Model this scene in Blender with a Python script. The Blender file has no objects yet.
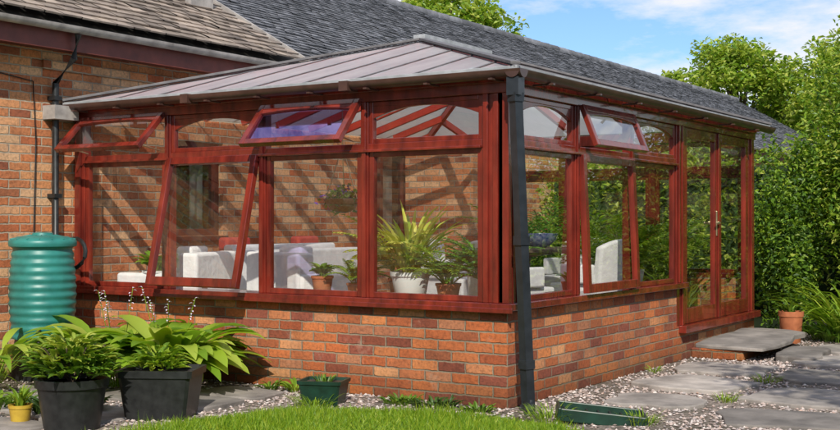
import bpy, math, random
import numpy as np
from mathutils import Vector, Matrix
random.seed(7); rng=np.random.default_rng(7)
R=math.radians
scene=bpy.context.scene
scene.view_settings.view_transform='Standard'
scene.view_settings.look='None'
scene.view_settings.exposure=0

# ---------------------------------------------------------------- materials
def newmat(name):
    m=bpy.data.materials.new(name); m.use_nodes=True
    nt=m.node_tree; b=nt.nodes['Principled BSDF']
    return m,nt,b
def nd(nt,t,**k):
    n=nt.nodes.new(t)
    for a,v in k.items(): setattr(n,a,v)
    return n
def mth(nt,op,a,b=None,c=None):
    n=nt.nodes.new('ShaderNodeMath'); n.operation=op
    for i,v in enumerate((a,b,c)):
        if v is None: continue
        if isinstance(v,(int,float)): n.inputs[i].default_value=v
        else: nt.links.new(v,n.inputs[i])
    return n.outputs[0]
def noise(nt,vec,scale,detail=4,rough=.55):
    n=nd(nt,'ShaderNodeTexNoise'); n.inputs['Scale'].default_value=scale
    n.inputs['Detail'].default_value=detail; n.inputs['Roughness'].default_value=rough
    if vec is not None: nt.links.new(vec,n.inputs['Vector'])
    return n.outputs['Fac']
def ramp(nt,fac,stops,interp='LINEAR'):
    r=nd(nt,'ShaderNodeValToRGB'); cr=r.color_ramp; cr.interpolation=interp
    while len(cr.elements)<len(stops): cr.elements.new(.5)
    for e,(p,c) in zip(cr.elements,stops):
        e.position=p; e.color=(*c,1) if len(c)==3 else c
    nt.links.new(fac,r.inputs[0]); return r.outputs[0]
def mixc(nt,f,a,b,mode='MIX'):
    n=nd(nt,'ShaderNodeMix',data_type='RGBA',blend_type=mode)
    for s,v in ((n.inputs[0],f),(n.inputs[6],a),(n.inputs[7],b)):
        if isinstance(v,(int,float)): s.default_value=v
        elif isinstance(v,tuple): s.default_value=(*v,1)
        else: nt.links.new(v,s)
    return n.outputs[2]
def objco(nt): return nd(nt,'ShaderNodeTexCoord').outputs['Object']
def bump(nt,b,h,strength=.4,dist=.01):
    n=nd(nt,'ShaderNodeBump'); n.inputs['Strength'].default_value=strength; n.inputs['Distance'].default_value=dist
    nt.links.new(h,n.inputs['Height']); nt.links.new(n.outputs[0],b.inputs['Normal'])
def simple(name,c1,c2=None,rough=.6,scale=8,bs=.2,bd=.004,metal=0,stretch=None,island=False,coat=0,blotch=0):
    m,nt,b=newmat(name)
    c2=c2 or tuple(x*.7 for x in c1)
    v0=v=objco(nt)
    if stretch:
        mp=nd(nt,'ShaderNodeMapping'); mp.inputs['Scale'].default_value=stretch
        nt.links.new(v,mp.inputs[0]); v=mp.outputs[0]
    f=noise(nt,v,scale)
    col=ramp(nt,f,[(.3,c2),(.7,c1)])
    if blotch:
        col=mixc(nt,blotch,col,ramp(nt,noise(nt,v0,1.7,6,.7),[(.35,(.45,.42,.4)),(.6,(1.15,1.12,1.1))]),'MULTIPLY')
    if island:
        g=nd(nt,'ShaderNodeNewGeometry').outputs['Random Per Island']
        k=mth(nt,'MULTIPLY_ADD',g,.8,.6)
        hv=nd(nt,'ShaderNodeHueSaturation'); nt.links.new(k,hv.inputs['Value']); nt.links.new(col,hv.inputs['Color'])
        col=hv.outputs[0]
    nt.links.new(col,b.inputs['Base Color'])
    b.inputs['Roughness'].default_value=rough; b.inputs['Metallic'].default_value=metal
    b.inputs['Coat Weight'].default_value=coat
    bump(nt,b,f,bs,bd)
    return m
def brickmat(name,cols,mortar,bw=.225,bh=.075,mw=.006,weather=.75):
    m,nt,b=newmat(name)
    v=objco(nt); s=nd(nt,'ShaderNodeSeparateXYZ'); nt.links.new(v,s.inputs[0])
    nz=noise(nt,v,14,3)
    wob=mth(nt,'MULTIPLY_ADD',nz,.018,-.009)
    u=mth(nt,'ADD',mth(nt,'ADD',s.outputs[0],s.outputs[1]),wob)
    z=mth(nt,'ADD',s.outputs[2],wob)
    vr=mth(nt,'DIVIDE',z,bh); row=mth(nt,'FLOOR',vr)
    sh=mth(nt,'MULTIPLY',mth(nt,'FLOORED_MODULO',row,2),.5)
    uc=mth(nt,'ADD',mth(nt,'DIVIDE',u,bw),sh); col=mth(nt,'FLOOR',uc)
    fu=mth(nt,'FRACT',uc); fv=mth(nt,'FRACT',vr)
    du=mth(nt,'MULTIPLY',mth(nt,'MINIMUM',fu,mth(nt,'SUBTRACT',1,fu)),bw)
    dv=mth(nt,'MULTIPLY',mth(nt,'MINIMUM',fv,mth(nt,'SUBTRACT',1,fv)),bh)
    d=mth(nt,'MINIMUM',du,dv)
    d=mth(nt,'ADD',d,mth(nt,'MULTIPLY_ADD',noise(nt,v,60,3),.009,-.0045))
    mr=nd(nt,'ShaderNodeMapRange',interpolation_type='SMOOTHSTEP')
    nt.links.new(d,mr.inputs[0]); mr.inputs[1].default_value=mw*.6; mr.inputs[2].default_value=mw*1.3
    fac=mr.outputs[0]
    cx=nd(nt,'ShaderNodeCombineXYZ'); nt.links.new(col,cx.inputs[0]); nt.links.new(row,cx.inputs[1])
    wn=nd(nt,'ShaderNodeTexWhiteNoise',noise_dimensions='2D'); nt.links.new(cx.outputs[0],wn.inputs['Vector'])
    n=len(cols); bc=ramp(nt,wn.outputs['Value'],[(i/n,c) for i,c in enumerate(cols)],'LINEAR')
    n2=noise(nt,v,38,6,.75)
    bc=mixc(nt,weather,bc,ramp(nt,n2,[(.3,(.26,.22,.21)),(.52,(1.0,1.0,1.0)),(.78,(1.5,1.3,1.15))]),'MULTIPLY')
    n3=noise(nt,v,1.8,6,.68)
    mc=mixc(nt,n2,mortar,tuple(x*.5 for x in mortar))
    c=mixc(nt,fac,mc,bc)
    c=mixc(nt,weather,c,ramp(nt,n3,[(.3,(.5,.46,.45)),(.5,(1,1,1)),(.68,(1.25,1.15,1.0))]),'MULTIPLY')
    # pale bloom on some courses
    ef=ramp(nt,noise(nt,v,4.5,7,.75),[(.58,(0,0,0)),(.75,(.45,.45,.45))])
    c=mixc(nt,ef,c,(.55,.42,.32))
    dz=nd(nt,'ShaderNodeMapRange'); nt.links.new(mth(nt,'ADD',s.outputs[2],mth(nt,'MULTIPLY',n3,-.25)),dz.inputs[0]); dz.inputs[1].default_value=-.12; dz.inputs[2].default_value=.12
    c=mixc(nt,dz.outputs[0],mixc(nt,1.0,c,(.55,.56,.46),'MULTIPLY'),c)
    nt.links.new(c,b.inputs['Base Color']); b.inputs['Roughness'].default_value=.88
    h=mth(nt,'ADD',fac,mth(nt,'MULTIPLY',n2,.7)); bump(nt,b,h,.9,.011)
    return m
def leafmat(name,c1,c2,trans=.35,rough=.45,c3=None):
    m,nt,b=newmat(name)
    g=nd(nt,'ShaderNodeNewGeometry').outputs['Random Per Island']
    st=[(0,c2),(.7,c1)]+([(1,c3)] if c3 else [])
    col=ramp(nt,g,st)
    nt.links.new(col,b.inputs['Base Color']); b.inputs['Roughness'].default_value=rough
    b.inputs['Specular IOR Level'].default_value=.4
    t=nd(nt,'ShaderNodeBsdfTranslucent'); 
    tc=mixc(nt,1.0,col,(1.35,1.35,.6),'MULTIPLY'); nt.links.new(tc,t.inputs[0])
    mx=nd(nt,'ShaderNodeMixShader'); mx.inputs[0].default_value=trans
    nt.links.new(b.outputs[0],mx.inputs[1]); nt.links.new(t.outputs[0],mx.inputs[2])
    nt.links.new(mx.outputs[0],nt.nodes['Material Output'].inputs[0])
    return m
def glassmat(name,tint=(.98,.99,.985),base=.10,power=2.8,mx_=.8,gc=(.95,.98,1)):
    m=bpy.data.materials.new(name); m.use_nodes=True; nt=m.node_tree; nt.nodes.remove(nt.nodes['Principled BSDF'])
    lw=nd(nt,'ShaderNodeLayerWeight'); lw.inputs[0].default_value=.5
    f=mth(nt,'POWER',lw.outputs['Facing'],power); f=mth(nt,'MULTIPLY_ADD',f,mx_,base)
    t=nd(nt,'ShaderNodeBsdfTransparent'); t.inputs[0].default_value=(*tint,1)
    g=nd(nt,'ShaderNodeBsdfGlossy'); g.inputs['Roughness'].default_value=.01; g.inputs[0].default_value=(*gc,1)
    bn=nd(nt,'ShaderNodeBump'); bn.inputs['Strength'].default_value=.06; bn.inputs['Distance'].default_value=.02
    nt.links.new(noise(nt,objco(nt),2.5,1),bn.inputs['Height']); nt.links.new(bn.outputs[0],g.inputs['Normal'])
    x=nd(nt,'ShaderNodeMixShader'); nt.links.new(f,x.inputs[0]); nt.links.new(t.outputs[0],x.inputs[1]); nt.links.new(g.outputs[0],x.inputs[2])
    nt.links.new(x.outputs[0],nt.nodes['Material Output'].inputs[0]); return m

BR=[(.52,.15,.045),(.33,.08,.03),(.60,.22,.075),(.20,.052,.03),(.54,.17,.055),(.40,.105,.035),(.62,.30,.14),(.27,.075,.045)]
m_brick=brickmat('garden_brick',BR,(.35,.28,.20))
m_brick2=brickmat('house_brick',[(.60,.21,.08),(.45,.125,.048),(.68,.32,.14),(.30,.09,.045),(.62,.25,.10),(.72,.43,.24)],(.58,.48,.36),weather=.65)
m_red=simple('mahogany_stain',(.25,.030,.017),(.085,.012,.009),rough=.24,scale=12,stretch=(1,1,.18),bs=.2,bd=.002,coat=.5,blotch=.4)
m_reddark=simple('dark_mahogany',(.15,.035,.02),(.08,.016,.011),rough=.4,scale=9,bs=.1,bd=.002)
m_rafter=simple('red_rafter',(.5,.05,.025),(.36,.03,.018),rough=.45,scale=6)
m_brown=simple('brown_pvc',(.10,.05,.04),(.05,.028,.024),rough=.3,scale=6,bs=.05,blotch=.5)
m_pipe=simple('dark_plastic',(.03,.036,.045),(.018,.022,.027),rough=.32,scale=12,bs=.05,blotch=.5)
m_bar=simple('glazing_bar',(.15,.14,.145),(.08,.075,.08),rough=.6,scale=10,bs=.1)
m_lead=simple('lead_grey',(.38,.39,.41),(.24,.25,.26),rough=.6,scale=10,bs=.2)
m_glass=glassmat('window_glass')
m_glass_v=glassmat('violet_tint_glass',(.55,.5,.85),.42,2.0,.5,(.60,.48,.95))  # violet tint in both transmission and gloss colour, with higher base reflectivity
m_glass_in=glassmat('inner_glass',(.45,.48,.46),.12,2.5,.7)
m_tile=simple('grey_roof_tile',(.19,.195,.22),(.10,.104,.115),rough=.7,scale=5,bs=.35,bd=.006,island=True,blotch=.6)
m_tile2=simple('brown_roof_tile',(.33,.27,.22),(.17,.135,.115),rough=.8,scale=5,bs=.35,bd=.006,island=True,blotch=.6)
m_under=simple('underlay',(.05,.045,.04),rough=.9)
m_stone=simple('sandstone_slab',(.40,.365,.34),(.19,.175,.165),rough=.85,scale=4,bs=.6,bd=.015,island=True,blotch=.6)
m_floor=simple('floor_tile',(.55,.48,.4),(.4,.34,.28),rough=.4,scale=3)
m_white=simple('white_fabric',(.82,.81,.80),(.68,.67,.68),rough=.85,scale=10,bs=.5,bd=.02)
m_cush=simple('red_fabric',(.55,.07,.05),(.38,.04,.04),rough=.85,scale=14)
m_whitep=simple('white_ceramic',(.8,.8,.78),(.7,.7,.68),rough=.3,scale=5,bs=.03)
m_terra=simple('terracotta',(.5,.17,.07),(.36,.11,.045),rough=.8,scale=14,blotch=.4)
m_yel=simple('yellow_glaze',(.6,.42,.05),(.4,.25,.03),rough=.4,scale=10)
m_blackp=simple('black_plastic',(.024,.026,.027),(.010,.011,.012),rough=.42,scale=20,bs=.1,blotch=.5)
m_greenp=simple('dark_green_plastic',(.010,.045,.03),(.007,.025,.016),rough=.4,scale=15,bs=.1)
m_teal=simple('teal_plastic',(.032,.24,.215),(.018,.15,.135),rough=.42,scale=6,bs=.08,blotch=.35)
m_soil=simple('soil',(.07,.045,.03),(.03,.02,.013),rough=.95,scale=30,bs=.8,bd=.02)
m_wood=simple('weathered_wood',(.22,.15,.10),(.12,.08,.055),rough=.8,scale=10,stretch=(1,1,.2))
m_wicker=simple('wicker',(.35,.22,.12),(.2,.12,.06),rough=.7,scale=40,bs=.6)
m_steel=simple('brass_handle',(.6,.5,.3),(.5,.4,.25),rough=.3,metal=.8)
m_blue=simple('blue_glaze',(.03,.07,.28),(.4,.45,.6),rough=.25,scale=30)
m_bark=simple('bark',(.13,.09,.06),(.06,.04,.03),rough=.9,scale=14,bs=.8,bd=.02,stretch=(1,1,.3))
m_dirtw=simple('off_white_pvc',(.45,.42,.40),(.24,.22,.21),rough=.6,scale=8,blotch=.5)
m_fascia=simple('red_fascia',(.19,.042,.028),(.10,.022,.017),rough=.5,scale=5,blotch=.5)
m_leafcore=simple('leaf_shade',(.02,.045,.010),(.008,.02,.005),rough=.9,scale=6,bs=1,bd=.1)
m_lf_bright=leafmat('leaf_bright',(.25,.39,.03),(.10,.20,.018),.42,c3=(.40,.47,.06))
m_lf_mid=leafmat('leaf_mid',(.14,.26,.025),(.05,.12,.015),.35,c3=(.23,.34,.04))
m_lf_dark=leafmat('leaf_dark',(.06,.12,.02),(.025,.06,.012),.25)
m_lf_pale=leafmat('leaf_pale',(.38,.45,.07),(.19,.29,.035),.4,c3=(.52,.54,.12))
m_lf_host=leafmat('leaf_hosta',(.29,.43,.035),(.13,.27,.025),.4,.35,c3=(.46,.52,.09))
m_lf_palm=leafmat('leaf_palm',(.58,.58,.09),(.24,.36,.03),.35,.4,c3=(.75,.7,.2))
m_lf_fern=leafmat('leaf_fern',(.15,.34,.03),(.07,.18,.02),.35,.4)
m_grass=leafmat('grass_blade',(.24,.38,.02),(.10,.21,.012),.4,.5,c3=(.40,.46,.05))
m_flower=simple('white_petals',(.75,.7,.78),(.55,.45,.62),rough=.7,scale=20)
m_pinkf=simple('purple_petals',(.3,.12,.42),(.2,.07,.3),rough=.7,scale=20)

# polycarbonate roof
m_poly=bpy.data.materials.new('polycarbonate'); m_poly.use_nodes=True; nt=m_poly.node_tree; b=nt.nodes['Principled BSDF']
v=objco(nt); mp=nd(nt,'ShaderNodeMapping'); mp.inputs['Scale'].default_value=(1,.25,1); nt.links.new(v,mp.inputs[0])
f=noise(nt,mp.outputs[0],5,6,.7)
nt.links.new(ramp(nt,f,[(.3,(.50,.58,.64)),(.62,(.74,.81,.86))]),b.inputs['Base Color']); b.inputs['Roughness'].default_value=.45
b.inputs['Specular IOR Level'].default_value=.12
t=nd(nt,'ShaderNodeBsdfTranslucent'); t.inputs[0].default_value=(.98,.99,1,1)
tr=nd(nt,'ShaderNodeBsdfTransparent'); tr.inputs[0].default_value=(.98,.99,1,1)
x1=nd(nt,'ShaderNodeMixShader'); x1.inputs[0].default_value=.68; nt.links.new(t.outputs[0],x1.inputs[1]); nt.links.new(tr.outputs[0],x1.inputs[2])
x2=nd(nt,'ShaderNodeMixShader'); x2.inputs[0].default_value=.62; nt.links.new(b.outputs[0],x2.inputs[1]); nt.links.new(x1.outputs[0],x2.inputs[2])
nt.links.new(x2.outputs[0],nt.nodes['Material Output'].inputs[0])

m_peb,nt,b=newmat('pebbles')
g=nd(nt,'ShaderNodeNewGeometry').outputs['Random Per Island']
nt.links.new(ramp(nt,g,[(0,(.12,.10,.09)),(.25,(.34,.26,.23)),(.5,(.5,.41,.38)),(.75,(.26,.23,.23)),(.9,(.66,.6,.57)),(1,(.42,.27,.21))]),b.inputs['Base Color']); b.inputs['Roughness'].default_value=.8
m_grav,nt,b=newmat('gravel_bed')
v=objco(nt); vo=nd(nt,'ShaderNodeTexVoronoi'); vo.inputs['Scale'].default_value=45; nt.links.new(v,vo.inputs['Vector'])
s=nd(nt,'ShaderNodeSeparateColor'); nt.links.new(vo.outputs['Color'],s.inputs[0])
gc=ramp(nt,s.outputs[0],[(0,(.10,.08,.07)),(.5,(.26,.21,.18)),(1,(.42,.35,.31))])
gc=mixc(nt,ramp(nt,noise(nt,v,1.1,5,.6),[(.42,(0,0,0)),(.62,(1,1,1))]),gc,(.10,.085,.06))
nt.links.new(gc,b.inputs['Base Color']); b.inputs['Roughness'].default_value=.9
bump(nt,b,mth(nt,'SUBTRACT',1,vo.outputs['Distance']),1,.02)
m_lawn=simple('lawn_turf',(.12,.20,.02),(.05,.095,.012),rough=.9,scale=25,bs=.8,bd=.02)
m_ground=simple('meadow',(.09,.13,.03),(.06,.07,.03),rough=.95,scale=2,bs=.6,bd=.05)

# ---------------------------------------------------------------- mesh builder
class MB:
    def __init__(s): s.v=[]; s.f=[]; s.mi=[]; s.mats=[]; s.M=None; s.n=0
    def mid(s,m):
        if m not in s.mats: s.mats.append(m)
        return s.mats.index(m)
    def raw(s,vs,fs,mat):
        k=s.mid(mat); 
        if s.M is not None: vs=[tuple(s.M@Vector(p)) for p in vs]
        else: vs=[tuple(float(c) for c in p) for p in vs]
        o=s.n
        s.v.extend(vs); s.n+=len(vs)
        s.f.extend([tuple(int(i)+o for i in f) for f in fs]); s.mi.extend([k]*len(fs))
    def box(s,x0,x1,y0,y1,z0,z1,mat):
        vs=[(x,y,z) for x in (x0,x1) for y in (y0,y1) for z in (z0,z1)]
        s.raw(vs,[(0,1,3,2),(4,6,7,5),(0,4,5,1),(2,3,7,6),(0,2,6,4),(1,5,7,3)],mat)
    def beam(s,p0,p1,w,h,mat,up=(0,0,1)):
        p0=Vector(p0);p1=Vector(p1); d=(p1-p0).normalized(); sd=d.cross(Vector(up)).normalized(); u=sd.cross(d)
        vs=[]
        for p in (p0,p1):
            for a in (-1,1):
                for c in (-1,1): vs.append(tuple(p+sd*a*w/2+u*c*h/2))
        s.raw(vs,[(0,1,3,2),(4,6,7,5),(0,4,5,1),(2,3,7,6),(0,2,6,4),(1,5,7,3)],mat)
    def tube(s,pts,rs,mat,seg=8,cap=True):
        pts=[Vector(p) for p in pts]; 
        if isinstance(rs,(int,float)): rs=[rs]*len(pts)
        vs=[];fs=[]
        for i,p in enumerate(pts):
            d=(pts[min(i+1,len(pts)-1)]-pts[max(i-1,0)]).normalized()
            a=Vector((0,0,1)) if abs(d.z)<.9 else Vector((1,0,0))
            e=d.cross(a).normalized(); g=d.cross(e)
            for k in range(seg):
                t=2*math.pi*k/seg; vs.append(tuple(p+(e*math.cos(t)+g*math.sin(t))*rs[i]))
        for i in range(len(pts)-1):
            for k in range(seg):
                a=i*seg+k;b_=i*seg+(k+1)%seg; fs.append((a,b_,b_+seg,a+seg))
        if cap: fs.append(tuple(range(seg))[::-1]); fs.append(tuple((len(pts)-1)*seg+k for k in range(seg)))
        s.raw(vs,fs,mat)
    def lathe(s,prof,c,mat,seg=32,sq=False):
        vs=[];fs=[]
        for r,z in prof:
            for k in range(seg):
                t=2*math.pi*(k+.5 if sq else k)/seg
                vs.append((c[0]+r*math.cos(t),c[1]+r*math.sin(t),c[2]+z))
        for i in range(len(prof)-1):
            for k in range(seg):
                a=i*seg+k;b_=i*seg+(k+1)%seg; fs.append((a,b_,b_+seg,a+seg))
        fs.append(tuple(range(seg))[::-1]); fs.append(tuple((len(prof)-1)*seg+k for k in range(seg)))
        s.raw(vs,fs,mat)
    def build(s,name,parent=None,loc=(0,0,0),bevel=0,smooth=False,fix=True,bseg=2):
        L=Vector(parent.location) if parent else Vector(loc)
        me=bpy.data.meshes.new(name)
        va=[(a-L.x,b_-L.y,c-L.z) for a,b_,c in s.v]
        me.from_pydata(va,[],s.f)
        for m in s.mats: me.materials.append(m)
        me.polygons.foreach_set('material_index',s.mi)
        if fix:
            import bmesh
            bm=bmesh.new(); bm.from_mesh(me); bmesh.ops.recalc_face_normals(bm,faces=bm.faces); bm.to_mesh(me); bm.free()
        if smooth:
            me.polygons.foreach_set('use_smooth',[True]*len(me.polygons)); me.set_sharp_from_angle(angle=R(40))
        me.update()
        o=bpy.data.objects.new(name,me); scene.collection.objects.link(o)
        if parent: o.parent=parent
        else: o.location=L
        if bevel:
            bv=o.modifiers.new('bevel','BEVEL'); bv.width=bevel; bv.segments=bseg; bv.limit_method='ANGLE'
        return o
def empty(name,loc=(0,0,0)):
    e=bpy.data.objects.new(name,None); e.location=loc; scene.collection.objects.link(e); return e

# ---------------------------------------------------------------- foliage tools
def unit(n):
    a=rng.normal(size=(n,3)); return a/np.linalg.norm(a,axis=1)[:,None]
def leaves(mb,C,lo,hi,mat,asp=.5,up=.5,hang=0):
    n=len(C); nrm=unit(n); nrm[:,2]=np.abs(nrm[:,2])+up; nrm/=np.linalg.norm(nrm,axis=1)[:,None]
    a=unit(n); a[:,2]-=hang; a-=nrm*(a*nrm).sum(1)[:,None]; a/=np.linalg.norm(a,axis=1)[:,None]
    b_=np.cross(nrm,a); L=rng.uniform(lo,hi,n)[:,None]
    V=np.stack([C-a*L*.5, C+b_*L*asp*.5-a*L*.05+nrm*L*.08, C+a*L*.5-nrm*L*.12, C-b_*L*asp*.5-a*L*.05+nrm*L*.08],1).reshape(-1,3)
    F=np.arange(n*4).reshape(-1,4)
    Fs=np.concatenate([F[:,[0,1,2]],F[:,[0,2,3]]])
    mb.raw(V.tolist(),Fs.tolist(),mat)
def clumps(center,rad,k,n,spread=.28,shell=.75,zlow=-1):
    center=np.array(center);rad=np.array(rad)
    d=unit(k); r=rng.uniform(shell*.55,1,k)[:,None]; cc=center+d*r*rad*.85
    idx=rng.integers(0,k,n); sz=rng.uniform(.6,1.3,k)
    off=unit(n)*(rng.uniform(.35,1,n)[:,None])*spread*rad*sz[idx][:,None]
    return cc,cc[idx]+off
def strap(mb,base,az,L,W,e0,e1,mat,seg=7,pet=0,kind='strap',fold=.25):
    p=Vector(base); d=Vector((math.cos(az),math.sin(az),0)); sd=Vector((-math.sin(az),math.cos(az),0))
    vs=[];st=L/seg
    for i in range(seg+1):
        t=i/seg; e=e0+(e1-e0)*t**1.3
        if kind=='strap': w=W*(min(1,.5+2*t))*(1-t**3)+.001
        else:
            if t<pet: w=.008
            else:
                q=(t-pet)/(1-pet); w=W*(math.sin(math.pi*q**.75))**.8+.003
        up=Vector((-math.sin(e)*d.x,-math.sin(e)*d.y,math.cos(e)))
        vs+= [tuple(p-sd*w/2+up*w*fold),tuple(p),tuple(p+sd*w/2+up*w*fold)]
        p=p+(d*math.cos(e)+Vector((0,0,math.sin(e))))*st
    fs=[]
    for i in range(seg):
        a=i*3; fs+= [(a,a+1,a+4,a+3),(a+1,a+2,a+5,a+4)]
    mb.raw(vs,fs,mat)
def tree(name,base,cc,rad,k,n,lo,hi,mats,trunk=.15,seed=1,spread=.28,hang=0,bark=None):
    mb=MB(); base=Vector(base); c=Vector(cc)
    top=c+Vector((0,0,-rad[2]*.2))
    mid=(base+top)/2+Vector((random.uniform(-.1,.1),random.uniform(-.1,.1),0))*trunk*5
    mb.tube([base,mid,top],[trunk,trunk*.75,trunk*.5],bark or m_bark,10)
    cl,P=clumps(cc,rad,k,n,spread)
    for q in cl[::2]:
        q=Vector(q); s_=mid.lerp(top,random.uniform(.3,1)); m=(s_+q)/2+Vector((0,0,rad[2]*.1))
        mb.tube([s_,m,q],[trunk*.35,trunk*.2,trunk*.06],bark or m_bark,5,cap=False)
    h=len(P)//len(mats)
    for i,m in enumerate(mats): leaves(mb,P[i*h:(i+1)*h],lo,hi,m,hang=hang)
    return mb.build(name,loc=tuple(base),fix=False)
def inpoly(x,y,poly):
    r=np.zeros(len(x),bool); n=len(poly)
    for i in range(n):
        x1,y1=poly[i];x2,y2=poly[(i+1)%n]
        c=((y1>y)!=(y2>y))&(x<(x2-x1)*(y-y1)/(y2-y1+1e-12)+x1); r^=c
    return r

# ---------------------------------------------------------------- ground
mb=MB(); mb.raw([(-200,-200,-.004),(200,-200,-.004),(200,200,-.004),(-200,200,-.004)],[(0,1,2,3)],m_ground); mb.build('ground',fix=False)
gravpoly=[(-4.4,0),(-4.4,-4.5),(3.4,-4.5),(4.2,0),(4,6),(3,9),(0,9),(0,0)]
mb=MB(); mb.raw([(x,y,.002) for x,y in gravpoly],[tuple(range(len(gravpoly)))],m_grav)
lawnpoly=[(-1.48,-2.1),(-1.45,-1.5),(-1.22,-.92),(-.9,-.64),(-.4,-.46),(.15,-.36),(.6,-.42),(.95,-.75),(1.25,-1.3),(1.7,-2.2),(2.3,-3.5),(2.6,-5),(5.5,-7),(5.5,-14),(-3.4,-14),(-2.2,-6),(-1.7,-3.2)]
n=75000
x=rng.uniform(-4.4,3.4,n); y=rng.uniform(-3.2,8.5,n)
keep=inpoly(x,y,gravpoly)&~inpoly(x,y,lawnpoly)&((y<5)|(rng.random(n)<.4))&((y>-2.7))
pat=np.sin(x*3.1+y*1.3)*np.sin(y*2.7-x*1.1)
keep&=rng.random(n)<np.clip(.75+.5*pat,.25,1)
x=x[keep];y=y[keep]; n=len(x)
T=np.array([(1,0,0),(-1,0,0),(0,1,0),(0,-1,0),(0,0,1),(0,0,-1)],float)
TF=np.array([(0,2,4),(2,1,4),(1,3,4),(3,0,4),(2,0,5),(1,2,5),(3,1,5),(0,3,5)])
S=np.stack([rng.uniform(.008,.022,n),rng.uniform(.007,.016,n),rng.uniform(.005,.012,n)],1)
A=rng.uniform(0,6.28,n); P=T[None]*S[:,None]*(1+rng.uniform(-.3,.3,(n,6,1)))
ca,sa=np.cos(A)[:,None],np.sin(A)[:,None]
V=np.stack([P[:,:,0]*ca-P[:,:,1]*sa+x[:,None],P[:,:,0]*sa+P[:,:,1]*ca+y[:,None],P[:,:,2]+.008],2).reshape(-1,3)
F=(TF[None]+(np.arange(n)*6)[:,None,None]).reshape(-1,3)
mb.raw(V.tolist(),F.tolist(),m_peb); mb.build('gravel',fix=False)

mb=MB(); mb.raw([(x_,y_,.008) for x_,y_ in lawnpoly],[tuple(range(len(lawnpoly)))],m_lawn)
n=170000
x=rng.uniform(-2.4,2.6,n); y=rng.uniform(-3.8,-.3,n)
jx=x+rng.normal(0,.04,n); jy=y+rng.normal(0,.04,n)
k=inpoly(jx,jy,lawnpoly); x=x[k];y=y[k];n=len(x)
h=rng.uniform(.02,.055,n)*(1+.5*np.sin(x*5)*np.sin(y*4)); h*=np.where(rng.random(n)<.03,1.8,1); A=rng.uniform(0,6.28,n); w=rng.uniform(.0025,.005,n)
lx=rng.normal(0,.022,n); ly=rng.normal(0,.022,n)
V=np.stack([np.stack([x-np.cos(A)*w,y-np.sin(A)*w,0*x+.006],1),np.stack([x+np.cos(A)*w,y+np.sin(A)*w,0*x+.006],1),np.stack([x+lx,y+ly,h+.006],1)],1).reshape(-1,3)
mb.raw(V.tolist(),np.arange(n*3).reshape(-1,3).tolist(),m_grass)
mb.build('lawn',fix=False)

def slabmesh(mb,lst,jit=.05,base=-.02,th=.032,tilt=.012):
    for (cx,cy,w,d,rot) in lst:
        pts=[]
        cor=[(-w/2,-d/2),(w/2,-d/2),(w/2,d/2),(-w/2,d/2)]
        cor=[(a*random.uniform(.82,1.08),b_*random.uniform(.82,1.08)) for a,b_ in cor]
        for i in range(4):
            a=cor[i];b_=cor[(i+1)%4]
            for j in range(4):
                t=j/4; px=a[0]+(b_[0]-a[0])*t+random.uniform(-jit,jit)*.5; py=a[1]+(b_[1]-a[1])*t+random.uniform(-jit,jit)*.5
                if j==0: px*=.9;py*=.9
                pts.append((cx+px*math.cos(rot)-py*math.sin(rot),cy+px*math.sin(rot)+py*math.cos(rot)))
        n_=len(pts); z=base+.02+th+random.uniform(-.006,.006)
        tx,ty=random.uniform(-tilt,tilt),random.uniform(-tilt,tilt)
        vs=[(a,b_,base) for a,b_ in pts]+[(a,b_,z+(a-cx)*tx+(b_-cy)*ty) for a,b_ in pts]
        fs=[tuple(range(n_,2*n_))]+[(i,(i+1)%n_,(i+1)%n_+n_,i+n_) for i in range(n_)]
        mb.raw(vs,fs,m_stone)
mb=MB(); slabmesh(mb,[(.74,.82,.66,.6,.1),(.68,1.80,.78,.8,-.12),(.60,2.85,.8,.7,.1),(1.75,.52,.9,.72,.25),(1.66,1.58,.85,.85,-.2),(1.5,2.75,.85,.8,.14),(1.35,3.85,.8,.9,-.15),(2.65,1.3,.75,.8,.2),(2.5,2.5,.8,.9,-.1),(1.25,5.0,.8,.8,.1),(2.15,4.2,.7,.8,.25),(2.0,-.5,.75,.7,.1),(2.9,.1,.7,.7,.3)],.08)
mb.build('stone_path',bevel=.01)
mb=MB(); slabmesh(mb,[(-1.95,-.5,.62,.5,.0),(-1.95,-1.1,.6,.6,.05),(-2.6,-.95,.6,.6,0),(-2.15,-1.75,.62,.62,.0),(-2.85,-1.65,.65,.62,.02),(-3.4,-.95,.6,.6,0),(-2.3,-2.45,.6,.65,.0),(-3.0,-2.4,.65,.65,.03),(-3.6,-1.7,.62,.62,0),(-3.7,-2.5,.62,.62,0)],.03)
mb.build('patio',bevel=.008)
mb=MB()
mb.box(.0,.50,3.62,5.30,0,.10,m_brick)
slabmesh(mb,[(.36,4.42,.74,1.75,.02)],.10,.102,.03,.02)
slabmesh(mb,[(.90,4.2,.42,.95,.05)],.08,0,.05,.03)
mb.build('stone_step',bevel=.014)

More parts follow.
